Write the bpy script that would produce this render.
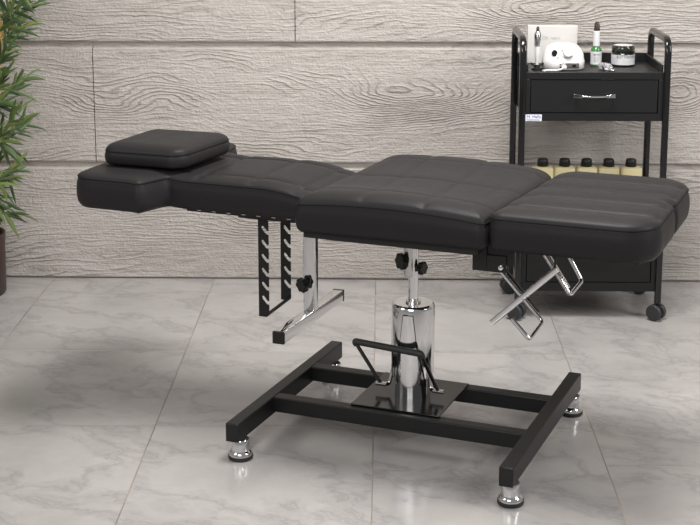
import bpy, bmesh, math, random
from mathutils import Vector, Matrix
import numpy as np

S = bpy.context.scene
for o in list(bpy.data.objects):
    bpy.data.objects.remove(o)
C = S.collection
PI = math.pi
R = math.radians

# ------------------------------------------------------------------ camera
cam_data = bpy.data.cameras.new('camera')
cam = bpy.data.objects.new('camera', cam_data)
C.objects.link(cam)
S.camera = cam
cam_data.sensor_width = 36.0
cam_data.lens = 1447.43 / 700 * 36.0
cam_data.shift_y = -112.5 / 700
cam_data.clip_start = 0.05
cam.location = (0, 0, 1.5256)
cam.rotation_euler = (PI / 2 - R(11.2914), 0, R(1.2808))

# ------------------------------------------------------------------ world
w = bpy.data.worlds.new('studio')
S.world = w
w.use_nodes = True
w.node_tree.nodes['Background'].inputs[0].default_value = (1.0, 0.97, 0.94, 1)
w.node_tree.nodes['Background'].inputs[1].default_value = 0.28

# ------------------------------------------------------------------ studio softboxes and an added front fill
def area(name, loc, target, sx, sy, power, col=(1, 1, 1)):
    l = bpy.data.lights.new(name, 'AREA')
    l.shape = 'RECTANGLE'
    l.size, l.size_y, l.energy, l.color = sx, sy, power, col
    o = bpy.data.objects.new(name, l)
    C.objects.link(o)
    o.location = loc
    d = Vector(target) - Vector(loc)
    o.rotation_euler = d.to_track_quat('-Z', 'Y').to_euler()
    return o

area('softbox_overhead', (0.35, 3.75, 2.75), (0.2, 3.9, 0.0), 1.0, 0.7, 82, (1.0, 0.98, 0.95))
area('softbox_left', (-2.7, 2.3, 2.3), (0.0, 4.4, 0.6), 0.9, 1.6, 20, (1.0, 0.985, 0.96))
area('softbox_right', (3.0, 2.7, 2.2), (0.3, 4.4, 0.6), 0.9, 1.6, 62, (1.0, 0.985, 0.96))

area('fill_front', (-0.7, 0.6, 2.0), (0.1, 4.0, 0.5), 1.6, 1.2, 42, (1.0, 0.98, 0.96))  # added fill light from the camera side, brightens the dark cushion sides

S.view_settings.view_transform = 'Standard'
S.view_settings.look = 'None'
S.view_settings.gamma = 1
S.view_settings.use_curve_mapping = False
S.view_settings.exposure = 0.0

# ------------------------------------------------------------------ materials
def mat(name, col, rough=0.5, metal=0.0, coat=0.0, spec=0.5):
    m = bpy.data.materials.new(name)
    m.use_nodes = True
    b = m.node_tree.nodes['Principled BSDF']
    b.inputs['Base Color'].default_value = (*col, 1)
    b.inputs['Roughness'].default_value = rough
    b.inputs['Metallic'].default_value = metal
    b.inputs['Coat Weight'].default_value = coat
    b.inputs['Specular IOR Level'].default_value = spec
    return m

class NT:
    """tiny helper around a node tree"""
    def __init__(s, m):
        s.t = m.node_tree
        s.b = s.t.nodes['Principled BSDF']
    def n(s, typ, **kw):
        nd = s.t.nodes.new(typ)
        for k, v in kw.items():
            setattr(nd, k, v)
        return nd
    def put(s, sock, v):
        if isinstance(v, (int, float, tuple)):
            sock.default_value = v
        else:
            s.t.links.new(v, sock)
    def m(s, op, a, b=0.0, c=0.0):
        nd = s.n('ShaderNodeMath', operation=op)
        s.put(nd.inputs[0], a); s.put(nd.inputs[1], b); s.put(nd.inputs[2], c)
        return nd.outputs[0]
    def comb(s, x, y, z):
        nd = s.n('ShaderNodeCombineXYZ')
        s.put(nd.inputs[0], x); s.put(nd.inputs[1], y); s.put(nd.inputs[2], z)
        return nd.outputs[0]
    def noise(s, vec, scale, detail=3.0, rough=0.55, dist=0.0):
        nd = s.n('ShaderNodeTexNoise')
        s.put(nd.inputs['Vector'], vec)
        nd.inputs['Scale'].default_value = scale
        nd.inputs['Detail'].default_value = detail
        nd.inputs['Roughness'].default_value = rough
        nd.inputs['Distortion'].default_value = dist
        return nd.outputs[0]
    def ramp(s, fac, stops):
        nd = s.n('ShaderNodeValToRGB')
        s.put(nd.inputs[0], fac)
        cr = nd.color_ramp
        while len(cr.elements) < len(stops):
            cr.elements.new(0.5)
        for e, (p, c) in zip(cr.elements, stops):
            e.position = p
            e.color = (*c, 1) if len(c) == 3 else c
        return nd.outputs[0]
    def mix(s, fac, a, b, blend='MIX'):
        nd = s.n('ShaderNodeMix', data_type='RGBA', blend_type=blend)
        s.put(nd.inputs[0], fac); s.put(nd.inputs[6], a); s.put(nd.inputs[7], b)
        return nd.outputs[2]
    def bump(s, h, strength, dist):
        nd = s.n('ShaderNodeBump')
        nd.inputs['Strength'].default_value = strength
        nd.inputs['Distance'].default_value = dist
        s.put(nd.inputs['Height'], h)
        s.t.links.new(nd.outputs[0], s.b.inputs['Normal'])
        return nd

M = {}
M['chrome'] = mat('chrome', (0.75, 0.75, 0.76), 0.08, 1.0)
M['satin'] = mat('satin_steel', (0.62, 0.60, 0.58), 0.22, 1.0)
M['powder'] = mat('black_powder_coat', (0.009, 0.009, 0.0095), 0.40, 0, 0.0, 0.35)
M['gloss_black'] = mat('gloss_black', (0.007, 0.007, 0.0075), 0.16, 0, 0.15)
M['plastic'] = mat('black_plastic', (0.010, 0.010, 0.010), 0.4, spec=0.35)
M['rubber'] = mat('rubber', (0.02, 0.02, 0.021), 0.55)
M['tyre'] = mat('grey_tyre', (0.028, 0.028, 0.03), 0.5)
M['white'] = mat('white_plastic', (0.70, 0.69, 0.69), 0.25, 0, 0.3)
M['card'] = mat('card', (0.60, 0.585, 0.565), 0.5)
M['label'] = mat('paper_label', (0.60, 0.60, 0.62), 0.45)
M['ink'] = mat('ink', (0.05, 0.05, 0.07), 0.6)
M['grey_ink'] = mat('grey_ink', (0.42, 0.42, 0.42), 0.6)
M['blue_ink'] = mat('blue_ink', (0.06, 0.07, 0.20), 0.6)
M['sticker'] = mat('sticker', (0.68, 0.70, 0.82), 0.4)
M['green'] = mat('green_glass', (0.04, 0.17, 0.045), 0.1, 0, 0.5)
M['jar_glass'] = mat('dark_glass', (0.018, 0.019, 0.014), 0.1, 0, 0.6)
M['brown_cap'] = mat('dark_cap', (0.035, 0.025, 0.022), 0.3)
M['silver'] = mat('silver', (0.6, 0.6, 0.6), 0.25, 1.0)
M['cream'] = mat('cream_plastic', (0.75, 0.66, 0.38), 0.3, 0, 0.2)
M['thread'] = mat('thread', (0.012, 0.012, 0.012), 0.8, spec=0.1)
M['pot'] = mat('brown_pot', (0.035, 0.014, 0.010), 0.4)
M['soil'] = mat('soil', (0.03, 0.02, 0.012), 0.9)
clear = mat('clear_plastic', (0.9, 0.9, 0.93), 0.12)
clear.node_tree.nodes['Principled BSDF'].inputs['Transmission Weight'].default_value = 0.75
M['clear'] = clear

# leatherette
def leather():
    m = mat('black_leatherette', (0.0205, 0.0190, 0.0200), 0.50, 0, 0.0, 0.12)
    t = NT(m)
    tc = t.n('ShaderNodeTexCoord').outputs['Object']
    v = t.n('ShaderNodeTexVoronoi')
    t.put(v.inputs['Vector'], tc)
    v.inputs['Scale'].default_value = 420
    n1 = t.noise(tc, 12, 3)
    h = t.m('ADD', t.m('MULTIPLY', v.outputs['Distance'], 0.25), t.m('MULTIPLY', n1, 1.5))
    t.bump(h, 0.25, 0.0025)
    t.put(t.b.inputs['Roughness'], t.m('MULTIPLY_ADD', t.noise(tc, 30, 2), 0.12, 0.40))
    return m
M['leather'] = leather()

# board-formed wall: wood grain pressed into pale grey concrete planks
def wall_mat():
    m = mat('wood_grain_concrete', (0.5, 0.48, 0.45), 0.75, spec=0.25)
    t = NT(m)
    g = t.n('ShaderNodeNewGeometry').outputs['Position']
    sp = t.n('ShaderNodeSeparateXYZ'); t.put(sp.inputs[0], g)
    X, Z = sp.outputs[0], sp.outputs[2]
    row = t.m('FLOOR', t.m('DIVIDE', Z, 0.4435))
    xs = t.m('MULTIPLY_ADD', row, 7.3, X)
    # slow meander of the grain
    w1 = t.noise(t.comb(t.m('MULTIPLY', xs, 0.9), row, t.m('MULTIPLY', Z, 3.5)), 1.0, 3, 0.5)
    w2 = t.noise(t.comb(t.m('MULTIPLY', xs, 4.0), row, t.m('MULTIPLY', Z, 12.0)), 1.0, 3, 0.6)
    ph = t.m('MULTIPLY', Z, 55.0)
    ph = t.m('ADD', ph, t.m('MULTIPLY', w1, 20.0))
    ph = t.m('ADD', ph, t.m('MULTIPLY', w2, 3.6))
    ksum = 0.0
    for (kx, kz, sx, sz, a) in ((0.10, 0.690, 0.27, 0.075, 10.0), (1.06, 0.690, 0.15, 0.085, 11.0), (-0.80, 0.690, 0.14, 0.07, -3.0),
                                (-0.98, 0.66, 0.12, 0.05, 4.0), (0.55, 1.0, 0.25, 0.05, 5.0), (-0.25, 0.25, 0.3, 0.05, 3.5),
                                (1.9, 0.3, 0.25, 0.07, 6.0), (-2.2, 0.65, 0.3, 0.07, 6.0)):
        dx = t.m('DIVIDE', t.m('SUBTRACT', X, kx), sx)
        dz = t.m('DIVIDE', t.m('SUBTRACT', Z, kz), sz)
        e = t.m('EXPONENT', t.m('MULTIPLY', t.m('ADD', t.m('MULTIPLY', dx, dx), t.m('MULTIPLY', dz, dz)), -1.0))
        ph = t.m('ADD', ph, t.m('MULTIPLY', e, a))
        ksum = t.m('ADD', ksum, e)
    s = t.m('SINE', t.m('MULTIPLY', ph, 2 * PI))
    kn = ksum
    rings = t.m('POWER', t.m('MULTIPLY_ADD', s, 0.5, 0.5), 3.6)       # thin raised lines
    amp = t.noise(t.comb(t.m('MULTIPLY', xs, 2.0), row, t.m('MULTIPLY', Z, 7.0)), 1.0, 2, 0.6)
    amp = t.m('MULTIPLY_ADD', amp, 3.0, -1.12)
    amp = t.m('MAXIMUM', t.m('MINIMUM', amp, 1.0), 0.10)
    amp = t.m('MINIMUM', t.m('MULTIPLY_ADD', kn, 0.75, amp), 1.0)
    rings = t.m('MULTIPLY', rings, amp)
    fib = t.noise(t.comb(t.m('MULTIPLY', xs, 9.0), row, t.m('MULTIPLY', Z, 190.0)), 1.0, 4, 0.7)
    fib2 = t.noise(t.comb(t.m('MULTIPLY', xs, 3.0), row, t.m('MULTIPLY', Z, 60.0)), 1.0, 4, 0.7)
    grit = t.noise(g, 95, 4, 0.65)
    lumps = t.noise(g, 26, 3, 0.6)
    h = t.m('MULTIPLY', rings, 0.9)
    h = t.m('ADD', h, t.m('MULTIPLY', fib, 1.3))
    h = t.m('ADD', h, t.m('MULTIPLY', fib2, 0.45))
    h = t.m('ADD', h, t.m('MULTIPLY', grit, 1.4))
    h = t.m('ADD', h, t.m('MULTIPLY', lumps, 1.3))
    t.bump(h, 0.95, 0.0046)
    stain = t.noise(t.comb(t.m('MULTIPLY', xs, 0.8), row, t.m('MULTIPLY', Z, 4.0)), 1.6, 4, 0.6)
    col = t.ramp(stain, [(0.25, (0.455, 0.420, 0.392)), (0.75, (0.580, 0.543, 0.512))])
    dirt = t.ramp(t.m('ADD', t.m('MULTIPLY', fib, 0.6), t.m('MULTIPLY', fib2, 0.4)), [(0.36, (0.66, 0.64, 0.62)), (0.52, (1, 1, 1))])
    col = t.mix(0.85, col, dirt, 'MULTIPLY')
    rc = t.ramp(rings, [(0.2, (1, 1, 1)), (0.9, (0.67, 0.65, 0.63))])
    col = t.mix(0.8, col, rc, 'MULTIPLY')
    t.put(t.b.inputs['Base Color'], col)
    return m
M['wall'] = wall_mat()

X3 = 0.580     # a joint of the floor tiles
def floor_mat(yw):
    m = mat('marble_tiles', (0.6, 0.6, 0.6), 0.2, spec=0.5)
    t = NT(m)
    g = t.n('ShaderNodeNewGeometry').outputs['Position']
    sp = t.n('ShaderNodeSeparateXYZ'); t.put(sp.inputs[0], g)
    X, Y = sp.outputs[0], sp.outputs[1]
    fx = t.m('DIVIDE', t.m('SUBTRACT', X, X3 - 60.0), 0.6)
    cx = t.m('FLOOR', fx)
    dxj = t.m('PINGPONG', t.m('MULTIPLY', t.m('FRACT', fx), 0.6), 0.3)
    right = t.m('GREATER_THAN', X, X3)
    D = t.m('SUBTRACT', yw, Y)
    fy = t.m('ADD', t.m('ADD', t.m('DIVIDE', t.m('SUBTRACT', D, 0.81), 0.62), 40.0), t.m('MULTIPLY', right, 0.6146))
    cy = t.m('FLOOR', fy)
    dyj = t.m('PINGPONG', t.m('MULTIPLY', t.m('FRACT', fy), 0.62), 0.31)
    jx = t.m('LESS_THAN', dxj, 0.0017)
    jy = t.m('MULTIPLY', t.m('LESS_THAN', dyj, 0.0022), 0.55)
    joint = t.m('MAXIMUM', jx, jy)
    seed = t.m('MULTIPLY_ADD', cx, 5.37, t.m('MULTIPLY', cy, 3.11))
    vec = t.comb(X, Y, seed)
    warp = t.n('ShaderNodeTexNoise'); t.put(warp.inputs['Vector'], vec)
    warp.inputs['Scale'].default_value = 2.2; warp.inputs['Detail'].default_value = 5
    vv = t.n('ShaderNodeMixRGB'); vv.blend_type = 'LINEAR_LIGHT'; vv.inputs[0].default_value = 0.22
    t.put(vv.inputs[1], t.comb(t.m('MULTIPLY', X, 0.7), t.m('MULTIPLY_ADD', X, 0.35, Y), seed)); t.t.links.new(warp.outputs[1], vv.inputs[2])
    vn = t.noise(vv.outputs[0], 3.2, 8, 0.62)
    vein = t.m('ABSOLUTE', t.m('SUBTRACT', vn, 0.5))
    vein = t.ramp(vein, [(0.0, (0.66, 0.665, 0.68)), (0.012, (0.84, 0.84, 0.85)), (0.06, (1, 1, 1))])
    cloud = t.noise(vec, 3.5, 6, 0.65)
    base = t.ramp(cloud, [(0.3, (0.345, 0.330, 0.322)), (0.7, (0.440, 0.420, 0.410))])
    col = t.mix(0.75, base, vein, 'MULTIPLY')
    tone = t.noise(t.comb(seed, seed, 0.0), 3.0, 0)
    col = t.mix(t.m('MULTIPLY', tone, 0.12), col, (0.33, 0.31, 0.29, 1))
    jc = t.ramp(t.noise(vec, 3.0, 2), [(0.4, (0.17, 0.15, 0.135)), (0.65, (0.36, 0.30, 0.26))])
    col = t.mix(joint, col, jc)
    t.put(t.b.inputs['Base Color'], col)
    t.put(t.b.inputs['Roughness'], t.m('ADD', t.m('MULTIPLY_ADD', t.noise(vec, 30, 3), 0.10, 0.14), t.m('MULTIPLY', joint, 0.5)))
    t.bump(t.m('ADD', t.m('MULTIPLY', t.noise(vec, 5, 2), 0.6), t.m('MULTIPLY', joint, -0.5)), 0.15, 0.002)
    return m
YW = 5.177
M['floor'] = floor_mat(YW)

def leaf_mat():
    m = mat('bamboo_leaf', (0.1, 0.2, 0.04), 0.45)
    t = NT(m)
    oi = t.n('ShaderNodeAttribute', attribute_name='tone').outputs['Fac']
    col = t.ramp(oi, [(0.0, (0.018, 0.040, 0.014)), (0.5, (0.062, 0.112, 0.026)), (1.0, (0.19, 0.23, 0.06))])
    t.put(t.b.inputs['Base Color'], col)
    return m
M['leaf'] = leaf_mat()
def cane_mat():
    m = mat('bamboo_cane', (0.6, 0.4, 0.14), 0.4)
    t = NT(m)
    tc = t.n('ShaderNodeTexCoord').outputs['Object']
    col = t.ramp(t.noise(tc, 12, 3), [(0.3, (0.42, 0.26, 0.07)), (0.7, (0.66, 0.48, 0.20))])
    t.put(t.b.inputs['Base Color'], col)
    return m
M['cane'] = cane_mat()

# ------------------------------------------------------------------ object helpers
def link(name, bm, m, parent=None, smooth=True, loc=None, bevel=0.0, angle=40):
    me = bpy.data.meshes.new(name)
    bmesh.ops.remove_doubles(bm, verts=bm.verts, dist=1e-6)
    bmesh.ops.recalc_face_normals(bm, faces=bm.faces)
    bm.to_mesh(me); bm.free()
    o = bpy.data.objects.new(name, me)
    C.objects.link(o)
    for mm in (m if isinstance(m, (list, tuple)) else [m]):
        me.materials.append(mm)
    if smooth:
        for p in me.polygons: p.use_smooth = True
        me.set_sharp_from_angle(angle=R(angle))
    if parent: o.parent = parent
    if loc: o.location = loc
    if bevel:
        b = o.modifiers.new('bevel', 'BEVEL')
        b.width = bevel; b.segments = 3; b.limit_method = 'ANGLE'; b.angle_limit = R(40)
    return o

def thing(name, label, cat, loc=(0, 0, 0), rz=0.0, group=None):
    o = bpy.data.objects.new(name, None)
    C.objects.link(o)
    o.empty_display_size = 0.05
    o.location = loc
    o.rotation_euler = (0, 0, rz)
    o['label'] = label; o['category'] = cat
    if group: o['group'] = group
    return o

def tag(o, label, cat, group=None):
    o['label'] = label; o['category'] = cat
    if group: o['group'] = group
    return o

def B(): return bmesh.new()

def box(bm, x0, x1, y0, y1, z0, z1, M4=None):
    r = bmesh.ops.create_cube(bm, size=1.0)
    T = Matrix.Translation(((x0 + x1) / 2, (y0 + y1) / 2, (z0 + z1) / 2)) @ Matrix.Diagonal((abs(x1 - x0), abs(y1 - y0), abs(z1 - z0), 1))
    if M4: T = M4 @ T
    bmesh.ops.transform(bm, matrix=T, verts=r['verts'])
    return r['verts']

def lathe(bm, prof, n=32, M4=None):
    """prof: list of (radius, z)"""
    rings = []
    for (r, z) in prof:
        if r < 1e-6:
            rings.append([bm.verts.new((0, 0, z))])
        else:
            rings.append([bm.verts.new((r * math.cos(2 * PI * i / n), r * math.sin(2 * PI * i / n), z)) for i in range(n)])
    for a, b in zip(rings, rings[1:]):
        for i in range(n):
            j = (i + 1) % n
            if len(a) == 1 and len(b) == 1: continue
            if len(a) == 1: bm.faces.new((a[0], b[i], b[j]))
            elif len(b) == 1: bm.faces.new((a[i], a[j], b[0]))
            else: bm.faces.new((a[i], a[j], b[j], b[i]))
    if len(rings[0]) > 1: bm.faces.new(rings[0][::-1])
    if len(rings[-1]) > 1: bm.faces.new(rings[-1])
    if M4:
        bmesh.ops.transform(bm, matrix=M4, verts=[v for r in rings for v in r])

def fillet(pts, rad, seg=6, closed=False):
    """round the corners of a polyline"""
    pts = [Vector(p) for p in pts]
    n = len(pts)
    out = []
    for i, p in enumerate(pts):
        if not closed and i in (0, n - 1):
            out.append(p); continue
        a, b = pts[i - 1], pts[(i + 1) % n]
        da, db = (a - p), (b - p)
        t = min(rad, da.length * 0.49, db.length * 0.49)
        pa, pb = p + da.normalized() * t, p + db.normalized() * t
        for k in range(seg + 1):
            s = k / seg
            out.append((1 - s) ** 2 * pa + 2 * s * (1 - s) * p + s * s * pb)
    return out

def sweep(bm, pts, sec, closed=False, up=None):
    """sweep a closed 2D section along a 3D path"""
    pts = [Vector(p) for p in pts]
    n = len(pts)
    rings = []
    prev = None
    for i, p in enumerate(pts):
        if closed: tg = (pts[(i + 1) % n] - pts[i - 1])
        elif i == 0: tg = pts[1] - p
        elif i == n - 1: tg = p - pts[-2]
        else: tg = pts[i + 1] - pts[i - 1]
        tg.normalize()
        if prev is None:
            ref = Vector(up) if up else (Vector((0, 0, 1)) if abs(tg.z) < 0.9 else Vector((0, 1, 0)))
        else: ref = prev
        nrm = ref - tg * ref.dot(tg)
        if nrm.length < 1e-6: nrm = tg.orthogonal()
        nrm.normalize()
        prev = nrm
        bn = tg.cross(nrm)
        rings.append([bm.verts.new(p + nrm * b + bn * a) for (a, b) in sec])
    k = len(sec)
    rng = range(n if closed else n - 1)
    for i in rng:
        A, Bq = rings[i], rings[(i + 1) % n]
        for j in range(k):
            q = (j + 1) % k
            bm.faces.new((A[j], A[q], Bq[q], Bq[j]))
    if not closed:
        bm.faces.new(rings[0][::-1]); bm.faces.new(rings[-1])

def circ(r, n=12): return [(r * math.cos(2 * PI * i / n), r * math.sin(2 * PI * i / n)) for i in range(n)]
def rect(a, b, r=0.0):
    if r <= 0: return [(-a / 2, -b / 2), (a / 2, -b / 2), (a / 2, b / 2), (-a / 2, b / 2)]
    o = []
    for (cx, cy, s) in ((a / 2 - r, -b / 2 + r, -90), (a / 2 - r, b / 2 - r, 0), (-a / 2 + r, b / 2 - r, 90), (-a / 2 + r, -b / 2 + r, 180)):
        for k in range(4):
            t = R(s + k * 30)
            o.append((cx + r * math.cos(t), cy + r * math.sin(t)))
    return o

def prism(bm, poly, h, M4=None):
    """extrude a 2D polygon (x, y) by h along z"""
    a = [bm.verts.new((x, y, 0)) for x, y in poly]
    b = [bm.verts.new((x, y, h)) for x, y in poly]
    n = len(poly)
    for i in range(n):
        j = (i + 1) % n
        bm.faces.new((a[i], a[j], b[j], b[i]))
    bm.faces.new(a[::-1]); bm.faces.new(b)
    if M4: bmesh.ops.transform(bm, matrix=M4, verts=a + b)

def text_mesh(name, s, size, m, parent, loc, rot, extrude=0.0002, align='LEFT'):
    cu = bpy.data.curves.new(name, 'FONT')
    cu.body = s; cu.size = size; cu.extrude = extrude; cu.align_x = align
    t = bpy.data.objects.new(name + '_curve', cu)
    C.objects.link(t)
    bpy.context.view_layer.update()
    me = bpy.data.meshes.new_from_object(t.evaluated_get(bpy.context.evaluated_depsgraph_get()))
    bpy.data.objects.remove(t)
    me.name = name
    o = bpy.data.objects.new(name, me)
    C.objects.link(o)
    me.materials.clear(); me.materials.append(m)
    o.parent = parent; o.location = loc; o.rotation_euler = rot
    return o

def align(p, d):
    """matrix: z axis along d, origin p"""
    return Matrix.Translation(p) @ Vector(d).to_track_quat('Z', 'Y').to_matrix().to_4x4()

# ------------------------------------------------------------------ the setting
bm = B(); box(bm, -3.6, 3.6, -0.6, YW + 0.022, -0.05, 0.0)
o = link('floor', bm, M['floor'], smooth=False); o['kind'] = 'structure'

PH = 0.4435
bm = B()
box(bm, -3.6, 3.6, YW + 0.022, YW + 0.10, -0.05, 2.95)
breaks = {0: [-2.5, 2.1], 1: [-1.047, 1.95], 2: [-0.313, 2.3], 3: [-1.4, 0.9], 4: [-2.0, 0.2], 5: [-0.9, 1.4], 6: [0.4]}
for r in range(7):
    xs = [-3.6] + breaks[r] + [3.6]
    z0 = r * PH; z1 = min((r + 1) * PH, 2.95)
    if r == 0: z0 = 0.004
    for a, b in zip(xs, xs[1:]):
        ya = YW; yb = YW + 0.026
        x0, x1 = a + 0.0016, b - 0.0016
        zb, zt = z0 + 0.002, z1 - 0.002
        prof = [(yb, zb - 0.002), (ya + 0.003, zb - 0.002), (ya, zb + 0.003), (ya, zt - 0.025), (ya + 0.004, zt - 0.022), (ya + 0.018, zt - 0.020), (ya + 0.018, zt + 0.002), (yb, zt + 0.002)]     # rebate along the top edge
        A = [bm.verts.new((x0, y, z)) for y, z in prof]
        Bv = [bm.verts.new((x1, y, z)) for y, z in prof]
        for i in range(len(prof)):
            j = (i + 1) % len(prof)
            bm.faces.new((A[i], A[j], Bv[j], Bv[i]))
        bm.faces.new(A); bm.faces.new(Bv[::-1])
o = link('wall_back', bm, M['wall'], smooth=False); o['kind'] = 'structure'

# ------------------------------------------------------------------ the treatment chair
ang = R(-20.7)
u = Vector((math.cos(ang), math.sin(ang), 0)); v = Vector((-math.sin(ang), math.cos(ang), 0))
O2 = Vector((0.053, 3.787, 0)) + 0.047 * u - 0.03 * v
chair = thing('treatment_chair', 'black leatherette reclining treatment chair laid flat on a black steel base with chrome pump', 'treatment chair', O2, ang)

def pad(name, outline, zs, crown, zbot, parent, seams=(), roll=0.035, extra=None, warp=None, bulge=0.006, nu=110, nv=100, groove=0.006, sig=0.005, piping=True, cut=None, tilt=None, botinset=0.006, topvar=None):
    """upholstered pad. outline(s)->(u, vmin, vmax) for s in 0..1; extra(u,v) adds height; seams: functions dist(u,v)"""
    # parameter samples, crowded at both ends
    ss = sorted(set([0.5 - 0.5 * math.cos(PI * i / nu) for i in range(nu + 1)]))
    tt = [-math.cos(PI * j / nv) * 0.5 + 0.5 for j in range(nv + 1)]
    tt = [0.35 * a + 0.65 * (j / nv) for j, a in enumerate(tt)]
    ss = [0.5 * a + 0.5 * (i / nu) for i, a in enumerate(ss)]
    P = np.zeros((len(ss), len(tt), 2))
    for i, s in enumerate(ss):
        uu, v0, v1 = outline(s)
        for j, t in enumerate(tt):
            P[i, j] = (uu, v0 + (v1 - v0) * t)
    if cut:
        for i in range(len(ss)):
            for j in range(len(tt)):
                P[i, j] = cut(P[i, j, 0], P[i, j, 1])
    per = [(i, 0) for i in range(len(ss))] + [(len(ss) - 1, j) for j in range(1, len(tt))] + \
          [(i, len(tt) - 1) for i in range(len(ss) - 2, -1, -1)] + [(0, j) for j in range(len(tt) - 2, 0, -1)]
    E = np.array([P[a, b] for a, b in per])
    E2 = np.roll(E, -1, axis=0)
    def dist(p):
        d = E2 - E
        L2 = np.maximum((d ** 2).sum(1), 1e-12)
        t = np.clip(((p - E) * d).sum(1) / L2, 0, 1)
        q = E + d * t[:, None]
        return math.sqrt(((p - q) ** 2).sum(1).min())
    f = warp if warp else (lambda a, b: (a, b))
    tl = tilt if tilt else (lambda a, b: 0.0)
    tv = topvar if topvar else (lambda a, b: 0.0)
    bm = B()
    V = [[None] * len(tt) for _ in ss]
    for i in range(len(ss)):
        for j in range(len(tt)):
            p = P[i, j]
            onper = i in (0, len(ss) - 1) or j in (0, len(tt) - 1)
            d = 0.0 if onper else dist(p)
            k = min(d / roll, 1.0)
            z = zs + (crown - zs) * math.sqrt(max(0.0, 1 - (1 - k) ** 2))
            if not onper:
                if extra: z += extra(p[0], p[1]) * k
                for sm in seams:
                    ds = abs(sm(p[0], p[1]))
                    z -= groove * min(1, d / 0.012) * (0.55 * math.exp(-(ds / sig) ** 2) + 0.45 * math.exp(-(ds / (sig * 3.6)) ** 2))
            x, y = f(p[0], p[1])
            V[i][j] = bm.verts.new((x, y, z + tl(p[0], p[1]) + tv(p[0], p[1])))
    for i in range(len(ss) - 1):
        for j in range(len(tt) - 1):
            try: bm.faces.new((V[i][j], V[i + 1][j], V[i + 1][j + 1], V[i][j + 1]))
            except ValueError: pass
    # side wall
    loop = [V[a][b] for a, b in per]
    # drop coincident neighbours
    co = [Vector(E[k]) for k in range(len(E))]
    n = len(loop)
    nrm = []
    for k in range(n):
        t = co[(k + 1) % n] - co[k - 1]
        if t.length < 1e-9: t = Vector((1, 0))
        t.normalize()
        nrm.append(Vector((t.y, -t.x)))
    levels = 9
    prevr = loop
    for q in range(1, levels + 1):
        s = q / levels
        ring = []
        for k in range(n):
            off = bulge * math.sin(PI * s) ** 0.8 if s < 1 else 0.0
            if s > 0.8: off -= botinset * ((s - 0.8) / 0.2) ** 2
            if s < 0.13: off -= 0.001
            p = co[k] + nrm[k] * off
            x, y = f(p.x, p.y)
            zz = zs + (zbot - zs) * s + tv(p.x, p.y) * (1 - s)
            ring.append(bm.verts.new((x, y, zz + tl(p.x, p.y))))
        for k in range(n):
            j = (k + 1) % n
            bm.faces.new((prevr[k], ring[k], ring[j], prevr[j]))
        prevr = ring
    bm.faces.new(prevr)
    o = link(name, bm, M['leather'], parent, angle=75)
    if piping:
        b2 = B()
        pts = []
        for k in range(n):
            p = co[k] + nrm[k] * 0.0006
            x, y = f(p.x, p.y)
            q = Vector((x, y, zs - 0.0015 + tl(p.x, p.y) + tv(p.x, p.y)))
            if not pts or (q - pts[-1]).length > 0.004: pts.append(q)
        if (pts[0] - pts[-1]).length < 0.003: pts.pop()
        sweep(b2, pts, circ(0.0019, 6), closed=True, up=(0, 0, 1))
        link('piping', b2, M['thread'], o)
    return o

def rounded(u0, u1, v0, v1, ru0, ru1=None):
    ru1 = ru1 if ru1 is not None else ru0
    def f(s):
        uu = u0 + (u1 - u0) * s
        ins = 0.0
        if uu < u0 + ru0:
            d = u0 + ru0 - uu; ins = ru0 - math.sqrt(max(0, ru0 ** 2 - d ** 2))
        if uu > u1 - ru1:
            d = uu - (u1 - ru1); ins = ru1 - math.sqrt(max(0, ru1 ** 2 - d ** 2))
        return uu, v0 + ins, v1 - ins
    return f

def rounded4(u0, u1, v0, v1, rn0, rf0, rn1, rf1):
    def ins(uu, r0, r1):
        if uu < u0 + r0: return r0 - math.sqrt(max(0, r0 ** 2 - (u0 + r0 - uu) ** 2))
        if uu > u1 - r1: return r1 - math.sqrt(max(0, r1 ** 2 - (uu - u1 + r1) ** 2))
        return 0.0
    def f(s):
        uu = u0 + (u1 - u0) * s
        return uu, v0 + ins(uu, rn0, rn1), v1 - ins(uu, rf0, rf1)
    return f

# seat cushion
def seat_extra(a, b):
    z = 0.0
    # raised side bolsters, shallow dish between
    if abs(b) < 0.20: z -= 0.009 * (1 - (b / 0.2) ** 4)
    return z
seat = pad('seat_cushion', rounded4(-0.213, 0.281, -0.297, 0.297, 0.018, 0.060, 0.018, 0.060), 0.681, 0.706, 0.607, chair,
    seams=(lambda a, b: abs(b) - 0.205, lambda a, b: b, lambda a, b: a + 0.035, lambda a, b: a - 0.125),
    extra=seat_extra, roll=0.06, cut=lambda a, b: (a + 0.055 * (b + 0.297), b), groove=0.0038, topvar=lambda a, b: 0.009 - 0.013 * ((a - 0.01) / 0.24) ** 2)
bm = B(); box(bm, -0.198, 0.262, -0.280, 0.280, 0.590, 0.609)
link('seat_board', bm, M['plastic'], chair, bevel=0.003)

# leg rest cushion with long ribs
def leg_extra(a, b):
    return 0.004 * abs(math.cos(PI * b / 0.115)) - 0.002
leg = pad('leg_rest_cushion', rounded4(0.289, 0.684, -0.285, 0.275, 0.030, 0.070, 0.085, 0.085), 0.687, 0.704, 0.607, chair,
    seams=tuple((lambda a, b, q=q: b - q) for q in (-0.172, -0.0575, 0.0575, 0.172)),
    extra=leg_extra, roll=0.05, groove=0.0085, sig=0.006,
    cut=lambda a, b: (a + 0.075 * (b + 0.285) * max(0, (0.684 - a) / 0.395) - 0.012 * math.exp(-(b / 0.012) ** 2) * max(0, (a - 0.62) / 0.06), b))
bm = B(); box(bm, 0.325, 0.645, -0.235, 0.235, 0.594, 0.609)
link('leg_rest_board', bm, M['plastic'], chair, bevel=0.003)

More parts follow.
